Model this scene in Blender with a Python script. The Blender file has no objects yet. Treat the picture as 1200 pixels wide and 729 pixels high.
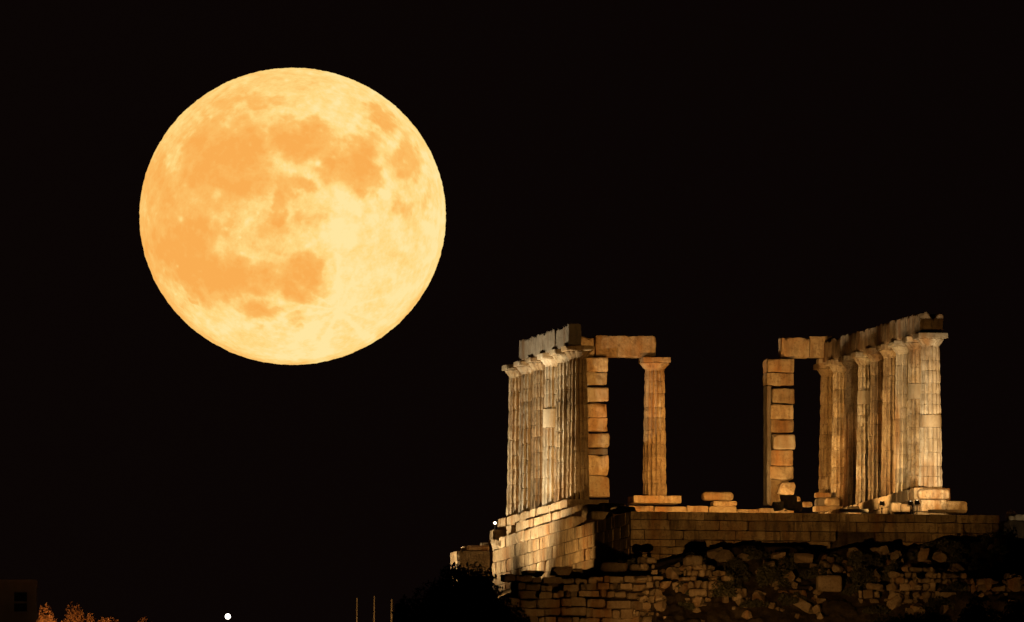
import bpy, math, random
import numpy as np
from mathutils import Vector, Matrix

R = math.radians
random.seed(7)
SC = bpy.context.scene
COL = SC.collection

# ------------------------------------------------------------------ camera
ANG = R(10.93)                       # temple axis against the line of sight
CA, SA = math.cos(ANG), math.sin(ANG)
PITCH = R(3.6)
CP, SP_ = math.cos(PITCH), math.sin(PITCH)
FPX = 39353.0                        # focal length in photo pixels (1200 wide)
UR = 6.12                            # column rows stand at u = +-UR
DIST = 1334.0


def T(u, v, z=0.0):
    """temple coordinates (across, along, up) -> world"""
    return Vector((u * CA - v * SA, u * SA + v * CA, z))


def _cam():
    p = T(UR, 0, 0)
    ry = p.y + DIST
    depth = ry * CP + (-75) * 0 + 75 * SP_
    depth = ry / CP
    for _ in range(4):
        yc = -(573 - 364.5) / FPX * depth
        rz = (yc + ry * SP_) / CP
        depth = ry * CP + rz * SP_
    cx = p.x - (1090.5 - 600) / FPX * depth
    return Vector((cx, -DIST, -rz))


CAM = _cam()
cam_d = bpy.data.cameras.new('camera')
cam = bpy.data.objects.new('camera', cam_d)
COL.objects.link(cam)
cam.location = CAM
cam.rotation_euler = (R(90) + PITCH, 0, 0)
cam_d.sensor_width = 36
cam_d.lens = 36 * FPX / 1200
cam_d.clip_start = 5
cam_d.clip_end = 2.0e6
SC.camera = cam


def proj(p):
    r = Vector(p) - CAM
    d = r.y * CP + r.z * SP_
    return 600 + FPX * r.x / d, 364.5 - FPX * (-r.y * SP_ + r.z * CP) / d


def ray(px, py):
    a, b = (px - 600) / FPX, -(py - 364.5) / FPX
    return Vector((a, CP - b * SP_, SP_ + b * CP))


def at_v(px, py, v):
    """point (u, z) on the plane v = const of the temple frame seen at a photo pixel"""
    d = ray(px, py)
    # v = -x*SA + y*CA
    t = (v - (-CAM.x * SA + CAM.y * CA)) / (-d.x * SA + d.y * CA)
    p = CAM + d * t
    return p.x * CA + p.y * SA, p.z


def at_y(px, py, y):
    d = ray(px, py)
    t = (y - CAM.y) / d.y
    return CAM + d * t


# ------------------------------------------------------------------ night sky
W = bpy.data.worlds.new('World')
SC.world = W
W.use_nodes = True
nt = W.node_tree
bg = nt.nodes['Background']
sky = nt.nodes.new('ShaderNodeTexSky')
sky.sky_type = 'NISHITA'
sky.sun_disc = False
sky.sun_elevation = R(2.0)
sky.sun_rotation = R(-10)
sky.dust_density = 3
hsv = nt.nodes.new('ShaderNodeHueSaturation')
hsv.inputs['Saturation'].default_value = 0.15
mul = nt.nodes.new('ShaderNodeMix')
mul.data_type = 'RGBA'
mul.blend_type = 'MULTIPLY'
mul.inputs[0].default_value = 1
mul.inputs[7].default_value = (1.0, 0.52, 0.46, 1)
nt.links.new(sky.outputs[0], hsv.inputs['Color'])
nt.links.new(hsv.outputs[0], mul.inputs[6])
nt.links.new(mul.outputs[2], bg.inputs[0])
bg.inputs[1].default_value = 0.00016

# moonlight: a very faint sun lamp from the moon's side of the sky
MOON_DIR = ray(343, 253.5).normalized()
sl = bpy.data.lights.new('moonlight', 'SUN')
sl.energy = 0.004
sl.color = (1, 0.8, 0.55)
sl.angle = R(0.52)
so = bpy.data.objects.new('moonlight', sl)
COL.objects.link(so)
so.rotation_euler = (-MOON_DIR).to_track_quat('-Z', 'Y').to_euler()

SC.view_settings.view_transform = 'Standard'
SC.view_settings.look = 'None'
SC.view_settings.exposure = 0
SC.view_settings.gamma = 1
SC.view_settings.use_curve_mapping = False
SC.render.engine = 'CYCLES'
SC.cycles.max_bounces = 3
SC.cycles.diffuse_bounces = 2
SC.cycles.use_denoising = True
SC.cycles.use_adaptive_sampling = False
SC.cycles.filter_width = 1.5


# ------------------------------------------------------------------ noise
def _hash(ix, iy, iz, s):
    h = (ix * 374761393 + iy * 668265263 + iz * 1274126177 + s * 974711) & 0xffffffff
    h = ((h ^ (h >> 13)) * 1274126177) & 0xffffffff
    h = ((h ^ (h >> 15)) * 2246822519) & 0xffffffff
    return ((h ^ (h >> 16)) & 0xffffff) / float(0xffffff)


def vnoise(p, s=0):
    p = np.asarray(p, float)
    i = np.floor(p).astype(np.int64)
    f = p - i
    f = f * f * (3 - 2 * f)
    out = 0
    for dx in (0, 1):
        wx = f[..., 0] if dx else 1 - f[..., 0]
        for dy in (0, 1):
            wy = f[..., 1] if dy else 1 - f[..., 1]
            for dz in (0, 1):
                wz = f[..., 2] if dz else 1 - f[..., 2]
                out = out + wx * wy * wz * _hash(i[..., 0] + dx, i[..., 1] + dy, i[..., 2] + dz, s)
    return out


def fbm(p, s=0, o=3):
    p = np.asarray(p, float)
    a, t, n = 0.5, 0, 0
    for k in range(o):
        t = t + a * vnoise(p * (2.03 ** k) + 17.3 * k, s + k)
        n += a
        a *= 0.5
    return t / n


def sstep(a, b, x):
    t = np.clip((x - a) / (b - a), 0, 1)
    return t * t * (3 - 2 * t)


# ------------------------------------------------------------------ objects
def set_props(o, label=None, cat=None, group=None, kind=None):
    if label: o['label'] = label
    if cat: o['category'] = cat
    if group: o['group'] = group
    if kind: o['kind'] = kind
    return o


def mesh_obj(name, verts, faces, mat, parent=None, loc=(0, 0, 0), rot=(0, 0, 0), smooth=False):
    me = bpy.data.meshes.new(name)
    me.from_pydata([tuple(map(float, v)) for v in verts], [], [tuple(map(int, f)) for f in faces])
    me.materials.append(mat)
    if smooth:
        me.polygons.foreach_set('use_smooth', [True] * len(me.polygons))
    me.update()
    o = bpy.data.objects.new(name, me)
    COL.objects.link(o)
    o.location = loc
    o.rotation_euler = rot
    if parent: o.parent = parent
    return o


def empty(name, loc, rot=(0, 0, 0)):
    o = bpy.data.objects.new(name, None)
    COL.objects.link(o)
    o.location = loc
    o.rotation_euler = rot
    return o


def copy_tree(o, parent=None):
    c = o.copy()
    COL.objects.link(c)
    c.parent = parent
    for ch in list(o.children):
        copy_tree(ch, c)
    return c


class MB:
    def __init__(s):
        s.v, s.f, s.n = [], [], 0

    def add(s, v, f, off=(0, 0, 0), rz=0.0, M=None):
        v = np.asarray(v, float)
        if M is not None:
            v = v @ np.array(M).T
        if rz:
            c, n = math.cos(rz), math.sin(rz)
            v = np.stack([v[:, 0] * c - v[:, 1] * n, v[:, 0] * n + v[:, 1] * c, v[:, 2]], 1)
        v = v + np.array(off)
        s.v.append(v)
        s.f.extend([tuple(i + s.n for i in q) for q in f])
        s.n += len(v)

    def build(s, name, mat, parent=None, loc=(0, 0, 0), rot=(0, 0, 0), smooth=False):
        return mesh_obj(name, np.concatenate(s.v), s.f, mat, parent, loc, rot, smooth)


def rbox(size, seg=0.12, r=0.03, amp=0.01, freq=3.0, seed=0, chip=0.0, taper=0.0):
    """worn stone block, centred: rounded box with rough faces and chipped edges"""
    sx, sy, sz = size
    n = [max(2, min(40, int(round(s / seg)))) for s in size]
    keys, quads = {}, []

    def vid(i, j, k):
        q = (i, j, k)
        if q not in keys: keys[q] = len(keys)
        return keys[q]
    for ax in range(3):
        b, c = (ax + 1) % 3, (ax + 2) % 3
        for side in (0, n[ax]):
            for i in range(n[b]):
                for j in range(n[c]):
                    q = []
                    for (di, dj) in ((0, 0), (1, 0), (1, 1), (0, 1)):
                        t = [0, 0, 0]
                        t[ax] = side
                        t[b], t[c] = i + di, j + dj
                        q.append(vid(*t))
                    quads.append(tuple(q) if side else tuple(q[::-1]))
    L = np.array(list(keys.keys()), float)
    h = np.array(size) / 2
    p = (L / np.array(n) - 0.5) * np.array(size)
    # push the outermost interior rows towards the edge so that wear stays local
    base = p + np.array([seed * 3.7, seed * 1.3, seed * 7.1])
    rr = r * (0.6 + 0.9 * fbm(base * freq * 0.7, seed, 2))
    if chip:
        cn = fbm(base * 2.3, seed + 5, 2)
        rr = rr + chip * sstep(0.55, 0.8, cn)
    rr = np.minimum(rr, h.min() * 0.9)[:, None]
    inner = np.clip(p, -(h - rr), h - rr)
    d = p - inner
    ln = np.linalg.norm(d, axis=1, keepdims=True)
    nrm = d / np.maximum(ln, 1e-9)
    out = inner + nrm * rr
    out = out + nrm * ((fbm(base * freq, seed + 9, 3) - 0.5) * 2 * amp)[:, None]
    if taper:
        k = 1 - taper * (out[:, 2:3] + h[2]) / (2 * h[2])
        out[:, :2] *= k
    return out, quads


def boulder(size, seed, n=10, amp=0.35):
    """irregular angular rock: a block split by broken planes"""
    rnd = np.random.RandomState(seed)
    v, f = rbox((1.0, 1.0, 1.0), seg=1.0 / n, r=0.06, amp=0, seed=seed)
    v = v * (1 + 0.22 * rnd.uniform(-1, 1, 3))
    sh = rnd.uniform(-0.25, 0.25, 2)
    v[:, 0] += sh[0] * v[:, 2]; v[:, 1] += sh[1] * v[:, 2]
    for _ in range(10):
        d = rnd.normal(size=3)
        d /= np.linalg.norm(d)
        t = v @ d
        c = rnd.uniform(0.36, 0.62)
        v = v - np.outer(np.maximum(t - c, 0) * 0.97, d)
    v = v * (1 + amp * 0.6 * (fbm(v * 2.6 + seed, seed, 3) - 0.5))[:, None] + (fbm(v * 9 + seed, seed + 2, 2) - 0.5)[:, None] * 0.05
    return v * np.array(size) * 1.15, f


def tube(p0, p1, r0, r1, n=8, mb=None):
    p0, p1 = Vector(p0), Vector(p1)
    q = (p1 - p0).to_track_quat('Z', 'Y').to_matrix()
    vs = []
    for (p, r) in ((p0, r0), (p1, r1)):
        for k in range(n):
            a = 2 * math.pi * k / n
            vs.append(p + q @ Vector((math.cos(a) * r, math.sin(a) * r, 0)))
    fs = [(k, (k + 1) % n, n + (k + 1) % n, n + k) for k in range(n)]
    fs += [tuple(range(n))[::-1], tuple(range(n, 2 * n))]
    if mb is not None:
        mb.add([tuple(v) for v in vs], fs)
    return [tuple(v) for v in vs], fs


# ------------------------------------------------------------------ materials
def stone(name, c_light, c_mid, c_dark, scale=1.0, bump=0.5, streak=0.5, tone=(0.75, 1.15), rough=0.85, dark_amt=0.45, own=37.0):
    m = bpy.data.materials.new(name)
    m.use_nodes = True
    t = m.node_tree
    N, L = t.nodes.new, t.links.new
    b = t.nodes['Principled BSDF']
    b.inputs['Roughness'].default_value = rough
    b.inputs['Specular IOR Level'].default_value = 0.25
    geo = N('ShaderNodeNewGeometry')
    oi = N('ShaderNodeObjectInfo')
    # every block gets its own piece of stone
    off = N('ShaderNodeVectorMath'); off.operation = 'SCALE'
    cmb = N('ShaderNodeCombineXYZ')
    L(oi.outputs['Random'], cmb.inputs[0]); L(oi.outputs['Random'], cmb.inputs[2])
    off.inputs[3].default_value = own
    L(cmb.outputs[0], off.inputs[0])
    add = N('ShaderNodeVectorMath')
    L(geo.outputs['Position'], add.inputs[0]); L(off.outputs[0], add.inputs[1])

    def noise(sc, det=5, ro=0.6, vec=None, dist=0.0):
        n = N('ShaderNodeTexNoise')
        n.inputs['Scale'].default_value = sc
        n.inputs['Detail'].default_value = det
        n.inputs['Roughness'].default_value = ro
        n.inputs['Distortion'].default_value = dist
        L(vec or add.outputs[0], n.inputs['Vector'])
        return n.outputs[0]

    def ramp(fac, a, bb):
        r = N('ShaderNodeMapRange')
        r.inputs[1].default_value = a; r.inputs[2].default_value = bb
        r.clamp = True
        L(fac, r.inputs[0])
        return r.outputs[0]

    def mix(fac, a, bb, bt='MIX'):
        x = N('ShaderNodeMix'); x.data_type = 'RGBA'; x.blend_type = bt
        if isinstance(fac, float): x.inputs[0].default_value = fac
        else: L(fac, x.inputs[0])
        for s, val in ((6, a), (7, bb)):
            if isinstance(val, tuple): x.inputs[s].default_value = (*val, 1)
            else: L(val, x.inputs[s])
        return x.outputs[2]
    mp = N('ShaderNodeMapping')
    mp.inputs['Scale'].default_value = (1, 1, 0.22)
    L(add.outputs[0], mp.inputs[0])
    c = mix(ramp(noise(1.6 * scale, 6, 0.65), 0.40, 0.60), c_mid, c_light)
    c = mix(ramp(noise(4.5 * scale, 5, 0.7, dist=0.6), 0.52, 0.66), c, c_mid)
    c = mix(ramp(noise(0.9 * scale, 4, 0.6, mp.outputs[0]), 0.50, 0.66), c, tuple(x * y for x, y in zip(c_mid, (0.85, 0.62, 0.42))))
    st = N('ShaderNodeMath'); st.operation = 'MULTIPLY'
    L(ramp(noise(5.0 * scale, 4, 0.6, mp.outputs[0]), 0.50, 0.64), st.inputs[0]); st.inputs[1].default_value = streak
    c = mix(st.outputs[0], c, c_dark)
    dk = N('ShaderNodeMath'); dk.operation = 'MULTIPLY'
    L(ramp(noise(9.0 * scale, 5, 0.75), 0.52, 0.66), dk.inputs[0]); dk.inputs[1].default_value = dark_amt
    c = mix(dk.outputs[0], c, c_dark)
    tn = N('ShaderNodeMapRange')
    tn.inputs[3].default_value = tone[0]; tn.inputs[4].default_value = tone[1]
    L(oi.outputs['Random'], tn.inputs[0])
    c = mix(1.0, c, tn.outputs[0], 'MULTIPLY')
    # every block inside a masonry mesh has its own tone too
    if 'masonry' in name:
        rp = N('ShaderNodeMapRange')
        rp.inputs[3].default_value = 0.55; rp.inputs[4].default_value = 1.25
        L(geo.outputs['Random Per Island'], rp.inputs[0])
        c = mix(1.0, c, rp.outputs[0], 'MULTIPLY')
    L(c, b.inputs['Base Color'])
    bp = N('ShaderNodeBump')
    bp.inputs['Strength'].default_value = bump
    bp.inputs['Distance'].default_value = 0.04
    L(noise(11.0 * scale, 7, 0.7), bp.inputs['Height'])
    L(bp.outputs[0], b.inputs['Normal'])
    return m


def plain(name, col, rough=0.7, metal=0.0, var=0.3, scale=3.0):
    m = bpy.data.materials.new(name)
    m.use_nodes = True
    t = m.node_tree
    b = t.nodes['Principled BSDF']
    b.inputs['Roughness'].default_value = rough
    b.inputs['Metallic'].default_value = metal
    n = t.nodes.new('ShaderNodeTexNoise')
    n.inputs['Scale'].default_value = scale
    n.inputs['Detail'].default_value = 5
    g = t.nodes.new('ShaderNodeNewGeometry')
    t.links.new(g.outputs['Position'], n.inputs['Vector'])
    x = t.nodes.new('ShaderNodeMix'); x.data_type = 'RGBA'
    x.inputs[6].default_value = tuple(c * (1 - var) for c in col) + (1,)
    x.inputs[7].default_value = tuple(min(1, c * (1 + var)) for c in col) + (1,)
    t.links.new(n.outputs[0], x.inputs[0])
    t.links.new(x.outputs[2], b.inputs['Base Color'])
    return m


def glow(name, col, strength):
    m = bpy.data.materials.new(name)
    m.use_nodes = True
    b = m.node_tree.nodes['Principled BSDF']
    b.inputs['Base Color'].default_value = (0.8, 0.8, 0.8, 1)
    b.inputs['Emission Color'].default_value = (*col, 1)
    b.inputs['Emission Strength'].default_value = strength
    return m


M_MARBLE = stone('weathered_marble', (0.60, 0.52, 0.40), (0.40, 0.30, 0.18), (0.10, 0.065, 0.04), streak=0.5, tone=(0.78, 1.14), dark_amt=0.75, own=0.0, bump=0.7)
M_NEW = stone('restored_marble', (0.49, 0.43, 0.34), (0.40, 0.335, 0.245), (0.34, 0.28, 0.2), streak=0.25, bump=0.25, tone=(0.9, 1.1), dark_amt=0.2)
M_PALE = stone('pale_marble', (0.56, 0.51, 0.43), (0.42, 0.36, 0.275), (0.17, 0.12, 0.08), streak=0.4, tone=(0.82, 1.1), dark_amt=0.45, own=0.0)
M_BROWN = stone('brown_marble', (0.50, 0.38, 0.23), (0.36, 0.25, 0.14), (0.11, 0.065, 0.035), streak=0.5, tone=(0.78, 1.14), dark_amt=0.75, own=0.0, bump=0.7)
M_DUSK = stone('dusky_marble', (0.40, 0.32, 0.22), (0.27, 0.20, 0.125), (0.08, 0.055, 0.035), streak=0.5, tone=(0.8, 1.12), dark_amt=0.7, own=0.0, bump=0.7)
M_OCHRE = stone('ochre_marble', (0.50, 0.40, 0.26), (0.42, 0.30, 0.17), (0.15, 0.085, 0.04), streak=0.5, tone=(0.7, 1.2), dark_amt=0.65)
M_DARK = stone('dark_brown_marble', (0.34, 0.25, 0.16), (0.24, 0.165, 0.10), (0.07, 0.05, 0.03), streak=0.6, tone=(0.85, 1.1))  # darker brown stone for the beams of the right row
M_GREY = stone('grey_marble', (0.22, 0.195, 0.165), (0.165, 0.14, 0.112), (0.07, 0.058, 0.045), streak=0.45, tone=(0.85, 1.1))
M_WALL = stone('masonry_poros', (0.44, 0.335, 0.20), (0.31, 0.215, 0.115), (0.09, 0.06, 0.032), streak=0.65, scale=1.0, bump=0.9, tone=(0.97, 1.03), dark_amt=0.75)
M_RUBBLE = stone('masonry_rubble', (0.34, 0.26, 0.18), (0.26, 0.185, 0.115), (0.09, 0.06, 0.035), streak=0.2, scale=1.2, bump=0.8)
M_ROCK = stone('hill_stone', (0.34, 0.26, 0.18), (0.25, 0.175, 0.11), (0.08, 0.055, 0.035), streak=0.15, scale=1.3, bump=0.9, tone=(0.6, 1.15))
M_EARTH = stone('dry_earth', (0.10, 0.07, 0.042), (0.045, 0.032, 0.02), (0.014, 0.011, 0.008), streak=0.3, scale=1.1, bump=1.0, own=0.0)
M_SEA = plain('sea_water', (0.006, 0.008, 0.01), 0.15, var=0.1, scale=0.05)
M_LEAF = plain('scrub_leaf', (0.046, 0.043, 0.02), 0.7, var=0.5, scale=6)
M_DRYLEAF = plain('dry_leaf', (0.15, 0.075, 0.035), 0.7, var=0.5, scale=6)
M_BARK = plain('bark', (0.08, 0.055, 0.035), 0.9)
M_IRON = plain('dark_iron', (0.02, 0.02, 0.02), 0.5, 0.3)
M_WOOD = plain('stake_wood', (0.42, 0.30, 0.17), 0.8, var=0.4, scale=9)
M_PLASTER = plain('hut_plaster', (0.34, 0.25, 0.19), 0.9, var=0.35, scale=2.5)
M_PANE = plain('dark_glass', (0.01, 0.01, 0.011), 0.12, var=0.2)

# ------------------------------------------------------------------ terrain
_mx = np.array([560, 620, 690, 745, 790, 830, 880, 950, 1000, 1060, 1100, 1180, 1240], float)
_my = np.array([672, 672, 667, 667, 655, 646, 639, 645, 644, 641, 634, 633, 628], float)
_mu, _mz = zip(*[at_v(x, y, -8.6) for x, y in zip(_mx, _my)])
_mu, _mz = np.array(_mu), np.array(_mz)


_lu, _lz = zip(*[at_v(x, 732, -6) for x in (-900, 0, 500, 700)])
_lw = at_v(762, 700, -11.6)[0]


def ground(u, v, rough=True):
    u, v = np.asarray(u, float), np.asarray(v, float)
    ridge = np.interp(u, _mu, _mz)                         # mound at the foot of the podium
    # slope in front of the podium
    t = np.clip((-8.6 - v) / 5.4, 0, None)
    front = np.where(t < 1, ridge + (-6.6 - ridge) * (0.35 * t + 0.65 * t ** 1.4), -6.6 - (t - 1) * 5.4 * 0.26)
    base = np.where(v > -8.6, ridge + np.clip((v + 8.6) / 3, 0, 1) * (-3.5 - ridge) * 0.6, front)
    # lower ground on the left
    lz = np.interp(u, _lu, _lz)
    left = np.where(v > -6, lz + 0.02 * (np.clip(v, -6, 70) + 6), lz - (-6 - v) * 0.17)
    base = np.where((v < -11.2) & (u < _lw), np.minimum(base, -7.3 - 0.3 * (-11.2 - v)), base)
    k = sstep(-14.5, -8.6, u)
    z = left * (1 - k) + base * k
    # behind and right the headland stays level, then everything falls to the sea
    far = np.clip(np.maximum(np.hypot(u, v - 20) - 75, 0), 0, None)
    z = z - far * 0.24
    z = np.maximum(z, -84)
    if rough:
        p = np.stack([u * 0.9, v * 0.9, u * 0 + 1.7], -1)
        near = np.exp(-np.clip(np.hypot(u, v) - 30, 0, None) / 40)
        z = z + (fbm(p * np.where((u > -9) & (v < 0), 1.0, 1.0)[..., None], 3, 4) - 0.5) * (0.5 * near + (1 - near) * 2) * np.where(v > 0, 0.3, 1) * np.where(u < -14, 0.3, 1)
        q = np.stack([u * 1.7, v * 1.1, z * 1.3], -1)
        rough_ = np.abs(fbm(q, 33, 4) - 0.5) * 2
        step_ = fbm(np.stack([np.floor(u * 1.6 + 0.6 * vnoise(q, 4)) * 3.1, np.floor(z * 2.6 + vnoise(q, 5)) * 2.3, u * 0], -1), 44, 2) - 0.5
        onslope = sstep(-8.3, -9.3, v) * sstep(-19, -14, v) * sstep(-14, -9, u)
        z = z + onslope * (0.35 * rough_ + 0.35 * step_ - 0.15)
    return z


def gz(u, v):
    return float(ground(np.array([u]), np.array([v]))[0])


def grid(us, vs):
    U, V = np.meshgrid(us, vs)
    Z = ground(U, V)
    X, Y = U * CA - V * SA, U * SA + V * CA
    verts = np.stack([X.ravel(), Y.ravel(), Z.ravel()], 1)
    nu, nv = len(us), len(vs)
    i = np.arange(nu - 1)[None, :] + nu * np.arange(nv - 1)[:, None]
    f = np.stack([i, i + 1, i + 1 + nu, i + nu], -1).reshape(-1, 4)
    return verts, f


us = np.concatenate([np.linspace(-420, -45, 40)[:-1], np.linspace(-45, -15, 60)[:-1], np.linspace(-15, 17, 330)[:-1], np.linspace(17, 420, 50)])
vs = np.concatenate([np.linspace(-430, -32, 60)[:-1], np.linspace(-32, -16, 30)[:-1], np.linspace(-16, -5, 130)[:-1], np.linspace(-5, 60, 40)[:-1], np.linspace(60, 420, 30)])
v_, f_ = grid(us, vs)
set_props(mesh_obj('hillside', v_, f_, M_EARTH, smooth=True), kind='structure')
s = 90000.0
set_props(mesh_obj('sea', [(-s, -6000, CAM.z - 3), (s, -6000, CAM.z - 3), (s, s * 2, CAM.z - 3), (-s, s * 2, CAM.z - 3)], [(0, 1, 2, 3)], M_SEA), kind='structure')


# ------------------------------------------------------------------ moon
def build_moon():
    D = 400000.0
    rad = 179.3 / FPX * D
    rings, segs = 300, 760
    th = np.concatenate([np.linspace(0.0, 0.5, rings) ** 0.9 / 0.5 ** 0.9 * 0.5, np.linspace(0.5, 1.0, 24)[1:]]) * math.pi
    th = th[1:-1]
    ph = np.arange(segs) * 2 * math.pi / segs
    TH, PH = np.meshgrid(th, ph, indexing='ij')
    # local frame: the pole looks at the viewer (-y), x right, z up
    x, z, y = np.sin(TH) * np.cos(PH), np.sin(TH) * np.sin(PH), -np.cos(TH)
    P = np.stack([x, y, z], -1).reshape(-1, 3)
    P = np.concatenate([P, [[0, -1, 0], [0, 1, 0]]])
    # albedo map: seas, bright craters and rays, plus air reddening painted on the limb
    px, pz = P[:, 0], P[:, 2]
    w = np.stack([px * 3.1, pz * 3.1, P[:, 1] * 3.1], 1) @ np.array(Matrix.Rotation(0.6, 3, (0.3, 0.7, 0.5)))
    wx = px + 0.2 * (fbm(w * 1.3, 71, 4) - 0.5) + 0.11 * (fbm(w * 5, 15, 4) - 0.5)
    wz = pz + 0.2 * (fbm(w * 1.3 + 31, 82, 4) - 0.5) + 0.11 * (fbm(w * 5, 16, 4) - 0.5)
    seas = [(215, 240, 88, 82, 0, .85), (275, 215, 52, 55, 0, .6), (415, 190, 66, 46, 10, .95), (355, 180, 28, 30, 0, .6),
            (515, 238, 58, 55, 0, 1.0), (550, 275, 34, 30, 0, .7), (555, 200, 40, 26, 20, .6), (637, 240, 32, 44, 0, .75), (620, 345, 24, 26, 0, .6),
            (586, 135, 36, 26, 30, .9), (395, 290, 36, 18, 0, .75), (355, 325, 17, 45, 0, .7), (345, 362, 20, 16, 0, .7),
            (285, 290, 60, 28, 0, .6), (130, 435, 75, 62, 0, .8), (180, 490, 85, 50, 25, .95), (265, 512, 60, 38, 0, .85),
            (75, 345, 36, 80, 0, .5), (225, 405, 90, 40, 0, .4), (72, 260, 30, 50, 0, .35), (400, 500, 58, 46, 0, .95), (340, 478, 60, 30, 0, .7),
            (432, 475, 28, 36, 0, .7), (308, 580, 38, 27, 0, .95), (385, 590, 15, 12, 0, .5), (290, 98, 95, 15, -10, .4), (400, 135, 60, 10, 5, .35),
            (180, 165, 70, 16, -38, .4), (330, 378, 45, 24, 0, .5), (415, 366, 30, 15, 0, .45), (130, 552, 10, 8, 0, .6), (140, 330, 60, 70, 0, .35),
            (690, 320, 14, 34, 0, .3), (640, 170, 22, 14, 40, .3)]
    clear = np.ones(len(P))
    for (cx, cy, rx, ry, rot, st) in seas:
        dx, dz = wx - (cx - 380) / 354, wz + (cy - 361) / 341
        c, s_ = math.cos(R(-rot)), math.sin(R(-rot))
        ex, ez = (dx * c + dz * s_) / (rx * 1.1 / 354), (-dx * s_ + dz * c) / (ry * 1.1 / 341)
        d = np.sqrt(ex ** 2 + ez ** 2)
        clear *= 1 - 0.92 * st * (1 - sstep(0.5, 1.4, d))
    dark = (1 - clear)
    dark = np.clip(dark * (0.72 + 0.55 * fbm(w * 4, 21, 4)), 0, 1)
    dark += 0.17 + 0.24 * sstep(0.35, -0.7, px - 0.35 * pz) + 0.7 * (fbm(w * 2.2 + 9, 27, 5) - 0.5) + 0.75 * (fbm(w * 7, 43, 5) - 0.5) + 0.35 * (fbm(w * 26, 47, 3) - 0.5)
    dark += 0.45 * sstep(0.95, 1.0, np.hypot(px, pz)) * sstep(0.5, -0.6, pz + 0.3 * px)  # reddening by the air, painted onto the lower limb
    # bright ray craters
    for (cx, cy, r, st) in [(122, 368, 8, .8), (275, 378, 18, .5), (205, 310, 12, .4), (480, 380, 11, .5), (525, 340, 15, .5), (440, 240, 7, .7),
                            (485, 585, 13, .5), (495, 535, 45, .2), (115, 475, 4, .9), (680, 250, 9, .5), (700, 395, 9, .6), (230, 155, 6, .4),
                            (560, 370, 14, .35), (585, 305, 18, .35), (270, 425, 20, .2), (205, 440, 24, .3), (515, 420, 10, .4), (410, 268, 7, .5),
                            (635, 420, 30, .15), (222, 628, 30, .3), (110, 245, 24, .3), (290, 465, 18, .35), (475, 225, 6, .6)]:
        d = np.hypot((px - (cx - 380) / 354) * 354, (pz + (cy - 361) / 341) * 341) / r
        dark -= st * np.exp(-d * d)
    tx, tz = (485 - 380) / 354, -(575 - 361) / 341
    ang, dist = np.arctan2(pz - tz, px - tx), np.hypot(px - tx, pz - tz)
    rays = vnoise(np.stack([ang * 7, ang * 0 + 3, ang * 0], 1), 5) ** 4
    dark -= 0.55 * rays * (0.4 + 1.2 * fbm(w * 6, 91, 3)) * np.exp(-dist * 1.5) * sstep(0.02, 0.1, dist)
    dark -= 0.10 * sstep(0.0, 0.6, px * 0.6 - pz * 0.5) * np.clip(clear, 0, 1)
    # small craters
    rnd = np.random.RandomState(5)
    for _ in range(260):
        a, q = rnd.uniform(0, 6.28), math.sqrt(rnd.uniform(0, 0.97))
        cx, cz, r = q * math.cos(a), q * math.sin(a), rnd.uniform(0.008, 0.024)
        d = np.hypot(px - cx, pz - cz) / r
        dark += np.where(d < 3, rnd.uniform(0.12, 0.4) * np.exp(-d * d) * rnd.choice([0.6, -1, -1]), 0)
    dark = np.clip(dark * 0.72 + 0.10, 0, 1)
    rel = 1 + 0.006 * (fbm(w * 6, 61, 3) - 0.5) + 0.008 * (fbm(w * 17, 63, 2) - 0.5)
    V = P * rel[:, None] * rad
    V[:, 2] *= 0.969
    nr = len(th)
    i = np.arange(nr - 1)[:, None] * segs + np.arange(segs)[None, :]
    j = np.arange(nr - 1)[:, None] * segs + (np.arange(segs)[None, :] + 1) % segs
    f = np.stack([i, i + segs, j + segs, j], -1).reshape(-1, 4)
    n = nr * segs
    f = f.tolist() + [(n, k, (k + 1) % segs) for k in range(segs)]
    o_ = (nr - 1) * segs
    f += [(n + 1, o_ + (k + 1) % segs, o_ + k) for k in range(segs)]
    m = bpy.data.materials.new('moon_surface')
    m.use_nodes = True
    t = m.node_tree
    b = t.nodes['Principled BSDF']
    b.inputs['Base Color'].default_value = (0.0, 0.0, 0.0, 1)
    b.inputs['Specular IOR Level'].default_value = 0
    at = t.nodes.new('ShaderNodeAttribute'); at.attribute_name = 'seas'  # sea tone plus the painted limb reddening
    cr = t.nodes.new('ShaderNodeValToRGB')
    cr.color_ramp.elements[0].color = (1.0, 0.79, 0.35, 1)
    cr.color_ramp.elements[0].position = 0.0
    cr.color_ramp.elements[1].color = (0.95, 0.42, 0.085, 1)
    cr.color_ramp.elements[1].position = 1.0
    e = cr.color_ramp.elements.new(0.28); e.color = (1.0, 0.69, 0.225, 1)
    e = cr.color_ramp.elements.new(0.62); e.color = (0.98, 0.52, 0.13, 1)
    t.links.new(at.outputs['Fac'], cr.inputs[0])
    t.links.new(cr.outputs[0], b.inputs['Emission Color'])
    b.inputs['Emission Strength'].default_value = 1.0
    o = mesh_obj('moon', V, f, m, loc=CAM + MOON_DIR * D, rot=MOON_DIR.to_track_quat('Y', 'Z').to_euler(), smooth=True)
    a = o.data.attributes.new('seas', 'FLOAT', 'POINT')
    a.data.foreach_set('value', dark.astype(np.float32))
    set_props(o, 'huge full orange moon with darker seas in the black night sky', 'moon')


build_moon()
ROT = (0, 0, ANG)

# ------------------------------------------------------------------ temple platform
VF = -7.1            # front face of the podium
UP = 7.45            # half width of the podium
ZP = -1.42           # top of the podium
V_BACK = 23.5


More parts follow.
